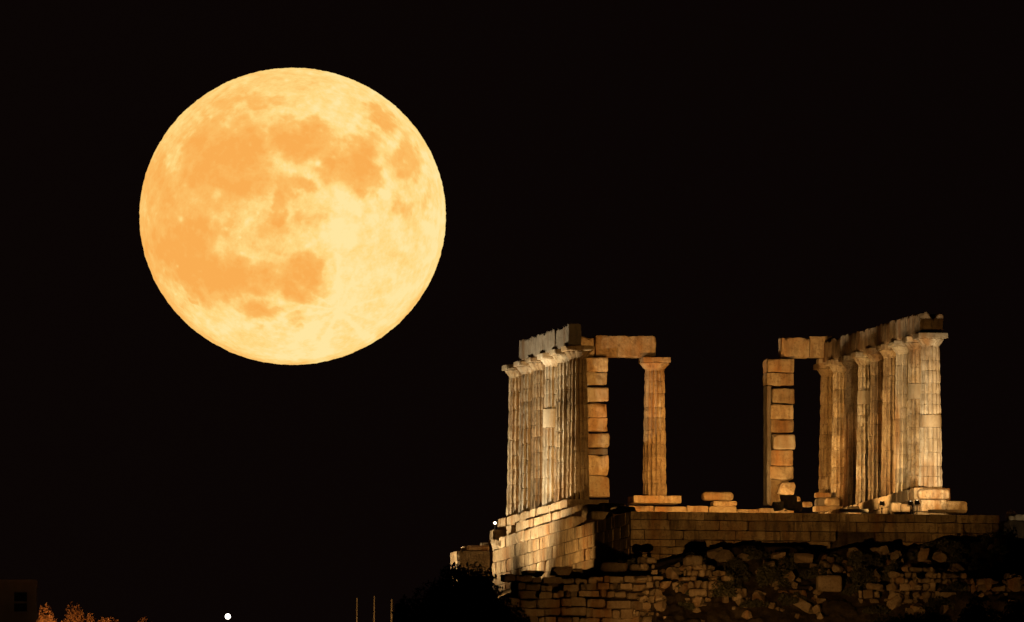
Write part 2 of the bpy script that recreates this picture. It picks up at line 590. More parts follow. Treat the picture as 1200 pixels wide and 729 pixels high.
def course_wall(mb, x0, x1, z_top, heights, seed, mean=1.15, thick=0.45, jitter=0.02, missing=None, gap=0.014, seg=0.17):
    """coursed ashlar in the plane y=0, face towards -y"""
    rnd = random.Random(seed)
    z = z_top
    for ci, h in enumerate(heights):
        x = x0 - rnd.uniform(0, 0.6 * mean)
        k = 0
        while x < x1:
            w = mean * rnd.choice((0.55, 0.8, 0.95, 1.1, 1.5)) * rnd.uniform(0.85, 1.2)
            a, b = max(x, x0), min(x + w, x1)
            if x1 - b < 0.25: b = x1
            x = x + w if b < x1 else x1
            if b - a < 0.1: continue
            k += 1
            if missing and missing(0.5 * (a + b), z - h / 2, ci): continue
            v, f = rbox((b - a - gap, thick, h - gap), seg=seg, r=0.022, amp=0.016, seed=seed * 100 + ci * 17 + k, chip=0.07)
            mb.add(v, f, (0.5 * (a + b), thick / 2 + rnd.uniform(-jitter, jitter), z - h / 2))
        z -= h


plat = empty('temple_platform', T(0, 0, ZP), ROT)
set_props(plat, 'ashlar stone podium with broken steps carrying the temple ruin', 'podium')
mb = MB()
H_F = [0.34, 0.40, 0.38, 0.28, 0.30, 0.4, 0.4]
course_wall(mb, -UP, UP, 0.0, H_F, 3, 1.25, jitter=0.035, missing=lambda x, z, c: c in (2, 3) and 0.8 < x < 3.2 and random.Random(int(x * 31)).random() < 0.5)
mb.build('wall', M_WALL, plat, (0, VF, 0))
mb = MB()
course_wall(mb, VF + 0.46, V_BACK, 0.0, [0.5, 0.5, 0.46, 0.46, 0.5], 5, 1.05, jitter=0.025)
# plane y=0 facing -y, turned so that it faces -u
o = mb.build('wall', M_WALL, plat, (-UP, 0, 0), (0, 0, R(-90)))
o.scale = (-1, 1, 1)
o.data.flip_normals()
mb = MB()
course_wall(mb, VF + 0.46, V_BACK, 0.0, [0.5, 0.5, 0.5, 0.5, 0.5], 6, 1.4, seg=0.4)
mb.build('wall', M_WALL, plat, (UP, 0, 0), (0, 0, R(90)))
mb = MB()
course_wall(mb, -UP + 0.46, UP - 0.46, 0.0, [0.5, 0.5, 0.5, 0.5, 0.5], 8, 1.4, seg=0.4)
mb.build('wall', M_WALL, plat, (0, V_BACK, 0), (0, 0, R(180)))
mb = MB()
rnd = random.Random(4)
for iu in range(9):                                         # floor slabs
    for iv in range(20):
        v, f = rbox((1.53, 1.43, 0.3), seg=0.5, r=0.02, amp=0.01, seed=iu * 31 + iv)
        mb.add(v, f, (-6.1 + iu * 1.535, VF + 1.2 + iv * 1.45, -0.19 + rnd.uniform(-0.02, 0.01)))
mb.build('paving', M_WALL, plat)
v, f = rbox((2 * UP - 0.9, V_BACK - VF - 0.9, 2.2), seg=3, r=0.01, amp=0)
mesh_obj('core', v, f, M_EARTH, plat, (0, (V_BACK + VF) / 2, -1.46))


def course_row(name, u0, u1, v0, v1, z0, z1, seed, mean=1.25, keep=lambda v: True, jit=0.03, chip=0.12, mat=None):
    rn = random.Random(seed)
    x, k = v0, 0
    while x < v1 - 0.2:
        w = min(mean * rn.uniform(0.75, 1.3), v1 - x)
        k += 1
        if keep(x + w / 2):
            v, f = rbox((u1 - u0, w - 0.012, z1 - z0), seg=0.12, r=0.03, amp=0.02, seed=seed * 50 + k, chip=chip)
            mesh_obj(name, v, f, mat or M_OCHRE, plat, ((u0 + u1) / 2 + rn.uniform(-jit, jit), x + w / 2, (z0 + z1) / 2 - ZP + rn.uniform(-0.012, 0.004)), (0, 0, rn.uniform(-0.012, 0.012)))
        x += w


V_L0 = None


def row_v(px, u):
    lo, hi = -10, 40
    for _ in range(60):
        m = (lo + hi) / 2
        if proj(T(u, m, 0))[0] > px: lo = m
        else: hi = m
    return lo


V_L0 = row_v(677, -UR)
# left side: stylobate and two steps below it
course_row('stylobate_block', -6.78, -5.05, V_L0 - 1.0, V_L0 + 13.6, -0.47, 0.0, 11)
rn = random.Random(9)
course_row('step_block', -7.12, -5.3, V_L0 - 5.2, V_L0 + 13.6, -0.94, -0.475, 12, keep=lambda v: v < V_L0 + 4 or rn.random() < 0.5)
course_row('step_block', -7.46, -5.4, V_L0 - 5.6, V_L0 + 13.8, -1.41, -0.945, 13, keep=lambda v: v < V_L0 + 4.5 or rn.random() < 0.7)
# right side: foundation of the standing row
course_row('stylobate_block', 5.25, 6.74, -0.85, 21.4, -0.47, 0.0, 14, mean=1.3, chip=0.2)
course_row('step_block', 5.3, 6.8, -0.8, 21.4, -0.94, -0.475, 15, chip=0.25)
course_row('step_block', 5.35, 6.86, -0.7, 21.4, -1.41, -0.945, 16, chip=0.25)

# pronaos foundation across the temple
V_PR = 7.7 * 2.52
mb = MB()
rn = random.Random(21)
uA = at_v(712, 595, V_PR - 0.6)[0]
uB = at_v(911, 595, V_PR - 0.6)[0]
zb = at_v(800, 592.5, V_PR - 0.6)[1]
x, k = uA, 0
while x < uB:
    w = rn.uniform(0.7, 1.5)
    k += 1
    v, f = rbox((w - 0.02, 1.25, 1.0), seg=0.12, r=0.04, amp=0.02, seed=300 + k, chip=0.2)
    mb.add(v, f, (x + w / 2, V_PR, zb - ZP - 0.5 - rn.uniform(0.0, 0.08) - (0.1 if rn.random() < 0.25 else 0)))
    x += w
mb.build('foundation_course', M_OCHRE, plat)


# ------------------------------------------------------------------ columns
def drum_mesh(zb0, zb1, rb, rt, seed, smooth=False, worn=0.4, flutes=16, seg=128):
    h = zb1 - zb0
    nr = max(5, int(h / 0.085))
    zs = np.linspace(0, h, nr + 1)
    zs[0] += 0.005; zs[-1] -= 0.005
    zs[1] = zs[0] + 0.022; zs[-2] = zs[-1] - 0.022
    th = np.arange(seg) * 2 * math.pi / seg
    Z, TH = np.meshgrid(zs, th, indexing='ij')
    Rr = rb + (rt - rb) * (Z / h)
    P = np.stack([np.cos(TH) * 1.0, np.sin(TH) * 1.0, Z + zb0], -1)
    cs_ = seed // 40
    wear = fbm(P * np.array([1.7, 1.7, 0.9]) + cs_ * 5.3, cs_, 3)
    if smooth:
        fl = np.zeros_like(TH)
    else:
        fl = np.abs(np.sin(flutes / 2 * TH))
        fl = fl ** 0.7 * 0.135 * (1 - worn * sstep(0.55, 0.75, wear))
    r = Rr * (1 - fl)
    # spalled places and chipped joints
    r -= 0.05 * sstep(0.6, 0.8, wear) * (0.3 if smooth else 1)
    edge = np.minimum(Z, h - Z)
    ch = fbm(P * 3.2 + seed * 2.1, seed + 3, 2)
    r -= (0.018 + 0.05 * sstep(0.56, 0.8, ch)) * (1 - sstep(0.0, 0.085, edge)) * (0.4 if smooth else 1)
    r += (fbm(P * 9 + seed, seed + 7, 2) - 0.5) * (0.01 if smooth else 0.016)
    V = np.stack([np.cos(TH) * r, np.sin(TH) * r, Z + zb0], -1).reshape(-1, 3)
    F = []
    for i in range(nr):
        for j in range(seg):
            k = (j + 1) % seg
            F.append((i * seg + j, i * seg + k, (i + 1) * seg + k, (i + 1) * seg + j))
    F.append(tuple(range(seg))[::-1])
    F.append(tuple(range(nr * seg, (nr + 1) * seg)))
    return V, F


def lathe(prof, seg=72, seed=0, amp=0.0):
    n = len(prof)
    th = np.arange(seg) * 2 * math.pi / seg
    P = np.array(prof)
    RR, TH = np.meshgrid(P[:, 0], th, indexing='ij')
    ZZ = np.repeat(P[:, 1][:, None], seg, 1)
    if amp:
        q = np.stack([np.cos(TH), np.sin(TH), ZZ], -1) * 2.6 + seed
        RR = RR - amp * sstep(0.5, 0.75, fbm(q, seed, 3)) - 0.01 * (fbm(q * 4, seed + 1, 2) - 0.5)
    V = np.stack([np.cos(TH) * RR, np.sin(TH) * RR, ZZ], -1).reshape(-1, 3)
    F = []
    for i in range(n - 1):
        for j in range(seg):
            k = (j + 1) % seg
            F.append((i * seg + j, i * seg + k, (i + 1) * seg + k, (i + 1) * seg + j))
    F.append(tuple(range(seg))[::-1])
    F.append(tuple(range((n - 1) * seg, n * seg)))
    return V, F


def column(u, v, z0, H, label, group, seed, rb=0.49, rt=0.375, new=(), mat=None, worn=0.5, nd=None, aw=1.14, capmat=None):
    rn = random.Random(seed)
    mat = mat or M_MARBLE
    c = empty('temple_column', T(u, v, z0), ROT)
    set_props(c, label, 'column', group)
    hs = H - 0.53
    nd = nd or rn.randint(9, 11)
    cuts = [0] + [rn.uniform(0.82, 1.18) for _ in range(nd)]
    cuts = np.cumsum(cuts) / sum(cuts) * hs
    for k in range(nd):
        a, b = cuts[k], cuts[k + 1]
        ra, rb_ = rb + (rt - rb) * a / hs, rb + (rt - rb) * b / hs
        isnew = k in new
        sc = 1.01 if isnew else rn.uniform(0.995, 1.004)
        vv, ff = drum_mesh(a, b, ra * sc, rb_ * sc, seed * 40 + k, smooth=isnew, worn=worn)
        d = mesh_obj('drum', vv, ff, M_NEW if isnew else mat, c, (rn.uniform(-.009, .009), rn.uniform(-.009, .009), 0), (0, 0, rn.uniform(-0.01, 0.01)))
        if isnew:
            d['label'] = 'smooth pale replacement drum without flutes'
    prof = [(rt * 0.93, hs - 0.005), (rt * 0.96, hs + 0.03), (rt * 1.0, hs + 0.045), (rt * 0.99, hs + 0.06), (rt * 1.06, hs + 0.085), (rt * 1.2, hs + 0.16),
            (rt * 1.34, hs + 0.235), (rt * 1.42, hs + 0.275), (rt * 1.43, hs + 0.3), (rt * 1.38, hs + 0.312)]
    vv, ff = lathe(prof, 72, seed, 0.05)
    cap = mesh_obj('capital', vv, ff, capmat or mat, c)
    vv, ff = rbox((aw, aw, 0.215), seg=0.06, r=0.02, amp=0.012, seed=seed + 3, chip=0.13)
    mesh_obj('abacus', vv, ff, capmat or mat, cap, (0, 0, hs + 0.422))
    return c


ord_r = ['nearest column of the right row, fluted grey white shaft with smooth pale drum bands',
         'second column from the near end of the right row, half hidden behind the pale nearest column',
         'third column from the near end of the right row with very bright pale shaft',
         'fourth column of the right row, brown streaked shaft just right of the middle column',
         'middle fifth column of the right row, golden brown and partly hidden',
         'sixth column of the right row, pale shaft standing left of the golden middle column',
         'seventh column of the right row, dark brown shaft third from the far end',
         'eighth column of the right row with ragged broken edge, next to the far end',
         'farthest column of the right row, thin dim shaft under the right crossing beam']
new_r = {0: (5,), 1: (6,), 2: (), 3: (), 4: (), 5: (8,), 6: (), 7: (), 8: ()}
mats_r = [M_PALE, M_MARBLE, M_PALE, M_BROWN, M_BROWN, M_MARBLE, M_BROWN, M_MARBLE, M_BROWN]
mats_r[0] = M_PALE
for i in range(9):
    column(UR, i * 2.52, 0, 6.2, ord_r[i], 'fluted columns of the right row', 101 + i, new=new_r[i], mat=mats_r[i], nd=12 if i == 0 else None,
           worn=0.9 if i == 7 else 0.5, aw=1.2 if i == 0 else 1.14)
ord_l = ['nearest column of the left row, brown shaft with its front in shade beside the orange pillar',
         'second column from the near end of the left row, brightly lit near its foot',
         'third column from the near end of the left row, with plain pale repair blocks',
         'fourth column from the near end of the left row, pale shaft in the packed row',
         'fifth column of the left row, next to the far outer one',
         'farthest column at the left end of the left row, its capital sticking out to the left']
new_l = {0: (), 1: (), 2: (5,), 3: (), 4: (), 5: ()}
for i in range(6):
    column(-UR, V_L0 + i * 2.52, 0, 6.2, ord_l[i], 'fluted columns of the left row', 201 + i, new=new_l[i], mat=[M_BROWN, M_MARBLE, M_PALE, M_DUSK, M_PALE, M_MARBLE][i])

# pronaos: one column between the two antae
u_pc, _ = at_v(767, 500, V_PR)
z0 = at_v(767, 581.5, V_PR)[1]
z1 = at_v(767, 419.4, V_PR)[1]
column(u_pc, V_PR, z0, z1 - z0, 'lone orange lit column standing free right of the left pillar', None, 301, mat=M_BROWN, rb=0.5, rt=0.41, worn=0.3, aw=1.12)
zz = at_v(767, 590.5, V_PR)[1]
v, f = rbox((1.98, 1.3, z0 - zz), seg=0.1, r=0.03, amp=0.02, seed=77, chip=0.12)
set_props(mesh_obj('plinth_block', v, f, M_OCHRE, None, T(u_pc, V_PR, (z0 + zz) / 2 - 0.004), ROT), 'low orange stone plinth under the lone column', 'plinth')


# ------------------------------------------------------------------ antae (stacked block pillars)
def anta(name, label, xl, xr, blocks, seed, zfoot):
    """blocks: (y_top, y_bottom, dx_left, dx_right, worn, mat) in photo rows, built at their real size"""
    uc = (at_v(xl, 500, V_PR)[0] + at_v(xr, 500, V_PR)[0]) / 2
    c = empty('anta_pillar', T(uc, V_PR, zfoot), ROT)
    set_props(c, label, 'pillar')
    for k, (ya, yb, dl, dr, rr, mt) in enumerate(blocks):
        ua, za = at_v(xl + dl, ya, V_PR)
        ub, zb_ = at_v(xr + dr, yb, V_PR)
        v, f = rbox((ub - ua, 0.95, za - zb_ - 0.002), seg=0.055, r=0.015 + rr * 0.45, amp=0.05, freq=2.6, seed=seed + k, chip=0.15 + rr * 0.5)
        mesh_obj('block', v, f, mt, c, ((ua + ub) / 2 - uc, random.uniform(-.03, .03), (za + zb_) / 2 - zfoot), (0, 0, random.uniform(-.02, .02)))
    return c


zf = at_v(700, 583, V_PR)[1]
anta('anta', 'orange lit stacked block pillar behind the nearest left column', 683, 710.5,
     [(419.8, 437, 0, -0.5, .03, M_OCHRE), (437, 452, 0, -1, .04, M_OCHRE), (454.6, 471.5, 0, 0.5, .12, M_NEW), (473.6, 490, 0, -1.5, .04, M_OCHRE),
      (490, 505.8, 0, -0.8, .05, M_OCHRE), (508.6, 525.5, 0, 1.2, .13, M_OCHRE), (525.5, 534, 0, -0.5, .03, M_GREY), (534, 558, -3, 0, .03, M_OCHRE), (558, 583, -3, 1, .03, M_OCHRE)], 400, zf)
zf = at_v(914, 592.5, V_PR)[1]
A = anta('anta', 'orange lit pillar of stacked blocks broken away at its foot', 897, 928,
         [(421, 437.4, 0, 0, .03, M_OCHRE), (437.6, 452.5, 0, 0, .03, M_OCHRE), (455.5, 474, 5.5, 0.8, .1, M_OCHRE), (474.5, 492.5, 4, -0.5, .06, M_OCHRE),
          (492.6, 507.5, 3.5, -0.5, .05, M_OCHRE), (509.5, 527.5, 7, 1.6, .11, M_NEW), (528, 546.6, 4, -1, .05, M_OCHRE), (546.8, 562.5, 3, -0.4, .07, M_OCHRE)], 430, zf)
# thin upright slab on the outer side of the right anta
ua, za = at_v(896.5, 452.6, V_PR); ub, zb_ = at_v(901.5, 592, V_PR)
v, f = rbox((ub - ua, 0.8, za - zb_), seg=0.08, r=0.025, amp=0.02, seed=480, chip=0.08)
uc = (at_v(897, 500, V_PR)[0] + at_v(928, 500, V_PR)[0]) / 2
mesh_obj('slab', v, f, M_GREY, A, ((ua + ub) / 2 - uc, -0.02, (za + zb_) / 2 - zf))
# back slab carrying the upper blocks
ua, za = at_v(901.8, 452.8, V_PR); ub, zb_ = at_v(926, 592, V_PR)
v, f = rbox((ub - ua, 0.34, za - zb_), seg=0.12, r=0.03, amp=0.03, seed=481, chip=0.1)
mesh_obj('slab', v, f, M_OCHRE, A, ((ua + ub) / 2 - uc, 0.42, (za + zb_) / 2 - zf))


# ------------------------------------------------------------------ architraves
def beam(label, u0, u1, v0, v1, z0, z1, mat, seed, chip=0.2, group=None, tilt=0.0, notch=0.0, r=0.03, cut=0.0):
    v, f = rbox((u1 - u0, v1 - v0, z1 - z0), seg=0.075, r=r, amp=0.022, seed=seed, chip=chip)
    if notch:
        h = (z1 - z0) / 2
        p = np.stack([v[:, 1] * 1.5 + seed, v[:, 0] * 0.6, v[:, 2] * 0], 1)
        n = fbm(p, seed + 2, 3)
        top = sstep(-0.1, 1, v[:, 2] / h)
        v[:, 2] -= notch * top * (0.5 * sstep(0.35, 0.7, n) + 0.6 * sstep(0.55, 0.62, vnoise(p * 2.7, seed + 8)))
    if cut:
        fr = 1 - sstep(0.0, cut, v[:, 1] + (v1 - v0) / 2)
        v[:, 2] -= np.where(v[:, 2] > 0.0, fr * 0.28 * sstep(0.25, 0.0, np.abs(v[:, 0] - 0.08)), 0)
    o = mesh_obj('architrave_block', v, f, mat, None, T((u0 + u1) / 2, (v0 + v1) / 2, (z0 + z1) / 2), (tilt, 0, ANG))
    return set_props(o, label, 'architrave', group)


ordn = ['first', 'second', 'third', 'fourth', 'fifth', 'sixth', 'seventh', 'eighth']
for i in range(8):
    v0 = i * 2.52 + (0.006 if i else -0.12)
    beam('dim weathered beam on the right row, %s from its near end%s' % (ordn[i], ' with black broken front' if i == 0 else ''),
         UR - 0.45, UR + 0.5, v0, (i + 1) * 2.52 - 0.006, 6.203, 7.06, M_DARK, 500 + i, group='beams on the right row', notch=0.11, chip=0.12, cut=0 if i else 1.1)
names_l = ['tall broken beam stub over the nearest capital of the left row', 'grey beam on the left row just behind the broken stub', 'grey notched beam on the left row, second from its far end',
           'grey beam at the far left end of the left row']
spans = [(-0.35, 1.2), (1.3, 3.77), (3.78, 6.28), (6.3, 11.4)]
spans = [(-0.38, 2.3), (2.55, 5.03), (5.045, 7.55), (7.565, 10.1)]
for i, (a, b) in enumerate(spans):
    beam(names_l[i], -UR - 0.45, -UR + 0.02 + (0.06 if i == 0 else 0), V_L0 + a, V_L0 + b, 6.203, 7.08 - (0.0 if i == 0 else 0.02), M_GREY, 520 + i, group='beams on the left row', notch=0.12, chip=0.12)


def beam_px(label, xa, ya, xb, yb, seed, mat, depth=0.75, dv=0.0, chip=0.15, r=0.03, seg=0.07):
    ua, za = at_v(xa, ya, V_PR + dv)
    ub, zb_ = at_v(xb, yb, V_PR + dv)
    v, f = rbox((ub - ua, depth, za - zb_), seg=seg, r=r, amp=0.04, freq=2.6, seed=seed, chip=chip + 0.06)
    o = mesh_obj('architrave_block', v, f, mat, None, T((ua + ub) / 2, V_PR + dv + 0.1, (za + zb_) / 2), ROT)
    return set_props(o, label, 'architrave')


beam_px('clean orange lit beam bridging the left pillar and the lone column', 696.6, 393.6, 767, 419.2, 541, M_OCHRE, chip=0.06)
beam_px('rounded beam end peeping out behind the nearest left capital', 664, 394.6, 695.2, 419.2, 542, M_OCHRE, r=0.09)
beam_px('short orange beam piece on top of the broken right pillar', 915, 396.2, 947.4, 419.9, 543, M_OCHRE, chip=0.22)
beam_px('long orange beam running into the far end of the right row', 947.7, 394.2, 979, 419.9, 544, M_OCHRE, chip=0.08)
ua, za = at_v(960, 420.3, V_PR); ub, zb_ = at_v(972, 425.6, V_PR)
v, f = rbox((ub - ua, 0.6, za - zb_), seg=0.06, r=0.02, amp=0.01, seed=551)
set_props(mesh_obj('packing_stone', v, f, M_NEW, None, T((ua + ub) / 2, V_PR + 0.35, (za + zb_) / 2), ROT), 'small white packing stone under the right crossing beam', 'stone')


# ------------------------------------------------------------------ loose blocks on the platform
def loose(label, xa, ya, xb, yb, v, seed, mat=None, depth=0.6, kind='block', r=0.05, group=None, name='fallen_block', rz=0.0, chip=0.2):
    ua, za = at_v(xa, ya, v)
    ub, zb_ = at_v(xb, yb, v)
    if kind == 'block':
        vv, ff = rbox((ub - ua, depth, za - zb_), seg=0.06, r=r, amp=0.025, seed=seed, chip=chip)
    else:
        vv, ff = boulder(((ub - ua) / 1.35, depth, (za - zb_) / 1.35), seed)
    o = mesh_obj(name, vv, ff, mat or M_OCHRE, None, T((ua + ub) / 2, v, (za + zb_) / 2), (0, 0, ANG + rz))
    return set_props(o, label, 'stone', group)


vq = V_PR - 0.2
loose('flat rounded slab lying on top of a smaller block between the two pillars', 822.5, 576.6, 858.5, 587.2, vq - .1, 601, r=0.14)
loose('smaller block carrying a flat rounded slab between the two pillars', 834, 587.4, 862, 594, vq - .1, 602)
loose('leaning orange boulder at the broken foot of the right pillar', 910, 562.6, 934, 584, vq - .2, 603, kind='b', name='boulder')
loose('dark shaded boulder in front of the broken right pillar', 913, 577, 936, 601, 8.6, 624, M_EARTH, kind='b', name='boulder', depth=0.5)  # earth-dark colour paints the shade on this boulder and the two beside it
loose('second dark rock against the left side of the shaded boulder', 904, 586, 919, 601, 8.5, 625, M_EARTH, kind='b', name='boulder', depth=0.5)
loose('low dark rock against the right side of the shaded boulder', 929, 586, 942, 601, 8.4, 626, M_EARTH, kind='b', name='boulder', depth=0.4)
loose('tiny orange stone beside the dark shaded boulder', 927, 582, 937.5, 588.5, vq - 2.4, 605, depth=0.3)
loose('small orange stone lying alone between boulder and stacked slabs', 939.5, 588, 951.5, 594.5, vq - 2.0, 606, depth=0.3)
loose('bright yellow slab on top of the stack left of the right row', 955, 577.4, 972.8, 583.6, vq - 2.2, 607, depth=0.5, r=.03)
loose('squarish orange block in the stack left of the right row', 967, 584, 983.5, 594, vq - 2.2, 608, depth=0.5, r=.1)
loose('dark grey block standing for the shaded hole in the stack left of the right row', 955.5, 584, 966.8, 593.2, vq - 1.8, 609, M_GREY, depth=0.5)  # darker stone stands for the shade in a hole of the stack
loose('long thin bottom slab of the stack left of the right row', 954, 593.4, 986, 600, vq - 2.2, 610, depth=0.6, r=.02)
loose('low brown stone at the foot of the right row', 993, 593.5, 1006, 599, 8.0, 611, depth=0.5)
loose('rounded pale block under the nearest right column', 1075, 573.2, 1112, 585.8, -1.0, 612, M_MARBLE, depth=0.5, r=0.12)
loose('pale square block below the rounded block of the nearest right column', 1078, 586, 1108, 600, -1.15, 613, M_MARBLE, depth=0.6, chip=.1)
loose('rough brown block at the right end of the platform', 1107, 587.6, 1132, 602, -1.3, 614, M_OCHRE, depth=0.9, r=0.1)
loose('brown stone heaped against the right foundation, left of the lamps', 1043, 589, 1056, 600, -1.0, 615, depth=0.5, r=.08)
loose('reddish stone heaped against the right foundation, behind the lamps', 1055, 591, 1067, 600, -1.2, 616, depth=0.5, r=.08)
loose('thin pale kerb slab on the platform edge left of the lamps', 984, 596.6, 1017, 600.5, -3.5, 617, M_NEW, depth=0.3, r=.015, name='kerb_slab')
loose('thin pale kerb slab on the platform edge right of the lamps', 1088, 597.2, 1129, 601, -3.5, 618, M_NEW, depth=0.3, r=.015, name='kerb_slab')
# crumbled far end of the left steps
rn = random.Random(31)
spots = [(-7.25, V_L0 + 6.0, .45), (-7.1, V_L0 + 7.6, .6), (-7.3, V_L0 + 9.2, .5), (-7.2, V_L0 + 10.8, .7), (-7.3, V_L0 + 12.2, .55), (-7.0, V_L0 + 12.9, .5), (-7.3, V_L0 + 4.8, .35)]
lab = ['small broken stone on the left steps below the middle columns', 'broken stone on the crumbled left steps', 'angular broken stone on the crumbled left steps below the farthest columns',
       'largest broken block on the crumbled left steps', 'broken block beside the small bright lamp on the left steps', 'stone behind the small bright lamp at the end of the left steps',
       'smallest broken stone at the start of the crumbled left steps']
for (u, v, sz), lb in zip(spots, lab):
    vv, ff = boulder((sz * 0.8, sz * 1.1, sz * 0.6), int(v * 100))
    set_props(mesh_obj('broken_stone', vv, ff, M_OCHRE, None, T(u, v, ZP + sz * 0.36), (0, 0, rn.uniform(0, 3))), lb, 'stone', 'broken stones on the left steps')
# rubble between left stylobate and the podium corner
for k, (xa, ya, xb, yb, vv_, lb) in enumerate([(700, 590, 730, 602, 4.0, 'flat stone on the platform corner right of the left stylobate'), (684, 592, 704, 606, 3.0, 'slumped stone below the near end of the left stylobate'),
                                             (718, 594, 742, 602, 1.0, 'low stone at the platform edge left of the lone column'), (690, 600, 716, 610, -1.0, 'dim slab on the platform corner beneath the slumped stone')]):
    loose(lb, xa, ya, xb, yb, vv_, 640 + k, depth=1.2, r=0.08)

# low terrace at the far left end of the podium
ter = empty('terrace_wall', T(-UP - 0.7, V_BACK - 1.5, -4), ROT)
set_props(ter, 'low brown terrace wall jutting left from the far end of the platform', 'wall')
mb = MB()
ua, za = at_v(534.5, 645, V_BACK - 1.5)
ub, _ = at_v(574, 645, V_BACK - 1.5)
zb_ = za - 1.6
for (p0, p1, q0, q1) in [(ua, ub, za - 0.85, za - 0.02), (ua, (ua + ub) / 2, za - 1.7, za - 0.86), ((ua + ub) / 2 + .01, ub, za - 1.7, za - 0.86)]:
    v, f = rbox((p1 - p0, 1.4, q1 - q0 - 0.01), seg=0.12, r=0.03, amp=0.02, seed=int(p0 * 10) + 900, chip=0.1)
    mb.add(v, f, ((p0 + p1) / 2 + UP + 0.7, 0.6, (q0 + q1) / 2 + 4))
mb.build('masonry', M_WALL, ter)
ua2, _ = at_v(546, 640, V_BACK - 1.5)
v, f = rbox((ub - ua2, 1.3, 0.22), seg=0.1, r=0.05, amp=0.02, seed=910, chip=0.12)
mesh_obj('capstone', v, f, M_OCHRE, ter, ((ua2 + ub) / 2 + UP + 0.7, 0.6, za + 0.1 + 4))

# ------------------------------------------------------------------ rough retaining wall under the left corner
rw = empty('retaining_wall', T(0, -11.6, -6.5), ROT)
set_props(rw, 'rough coursed retaining wall of brown blocks below the left platform corner', 'wall')
mb = MB()
ua, zt = at_v(604, 674, -11.6)
ub, _ = at_v(764, 674, -11.6)
rn = random.Random(55)
z = zt + 6.5
k = 0
for ci in range(8):
    h = rn.uniform(0.28, 0.46)
    x = ua - rn.uniform(0, .5) + (0.12 * ci if ci < 3 else 0)
    while x < ub + rn.uniform(-0.3, 0.3):
        w = h * rn.choice((0.8, 1.1, 1.5, 1.9, 2.5)) * rn.uniform(0.85, 1.15)
        k += 1
        hh_ = h * rn.uniform(0.72, 1.06)
        if rn.random() > 0.09:
            v, f = rbox((w - 0.015, 0.5, hh_ - 0.005), seg=0.07, r=rn.uniform(.015, .05), amp=0.06, seed=6100 + k, chip=0.2)
            mb.add(v, f, (x + w / 2, 0.25 + rn.uniform(-.12, .14) - 0.03 * ci, z - h + hh_ / 2 + 0.06 * math.sin(x * 1.3 + ci)), rn.uniform(-.12, .12))
        x += w
    z -= h * 0.97
mb.build('masonry', M_RUBBLE, rw)
v, f = rbox((ub - ua, 0.6, 3.2), seg=0.5, r=0.05, amp=0.03, seed=65)
mesh_obj('backing', v, f, M_EARTH, rw, ((ua + ub) / 2, 0.75, zt + 6.5 - 1.75))
for k, (xa, ya, xb, yb, v, lb) in enumerate([
        (642, 662, 672, 677, -10.9, 'rounded boulder on the retaining wall in front of the lit podium side'),
        (666, 665, 684, 680, -10.6, 'grey boulder beside the rounded one on the retaining wall'),
        (704, 659, 735, 670, -9.6, 'rectangular block lying before the dark podium corner'),
        (738, 661, 760, 669, -9.4, 'flat stone at the foot of the podium front right of its corner'),
        (608, 668, 640, 677, -10.8, 'long flat stone at the left end of the retaining wall'),
        (835, 647, 848, 653, -9.2, 'small pale slab lying on the dark mound'),
        (903, 646, 921, 657, -10.0, 'squarish stone on the dark slope left of the larger block'),
        (928, 646, 955, 662, -10.2, 'larger rough block on the dark slope below the podium'),
        (957, 674, 986, 694, -11.6, 'big square boulder in the middle of the dark slope'),
        (1075, 642, 1089, 667, -10.0, 'tall upright stone on the dark slope under the right row'),
        (1115, 660, 1130, 672, -10.6, 'stone sitting above the wide boulder on the right slope'),
        (1110, 671, 1137, 688, -11.3, 'wide boulder on the right part of the slope'),
        (1189, 646, 1206, 663, -10.2, 'rough stone at the right edge of the slope'),
        (1085, 671, 1096, 696, -11.6, 'pale upright stone in the rubble wall on the right slope'),
        (1064, 680, 1074, 692, -11.6, 'small cube shaped stone in the rubble wall on the right slope'),
        (1141, 676, 1163, 696, -11.8, 'orange lit boulder at the lower right'),
        (1178, 676, 1200, 694, -11.8, 'orange lit boulder at the right frame edge')]):
    loose(lb, xa, ya, xb, yb, v, 700 + k, M_ROCK, kind='block' if k in (2, 3, 5, 8, 13, 14) else 'b', depth=0.5, r=0.1, name='slope_stone')

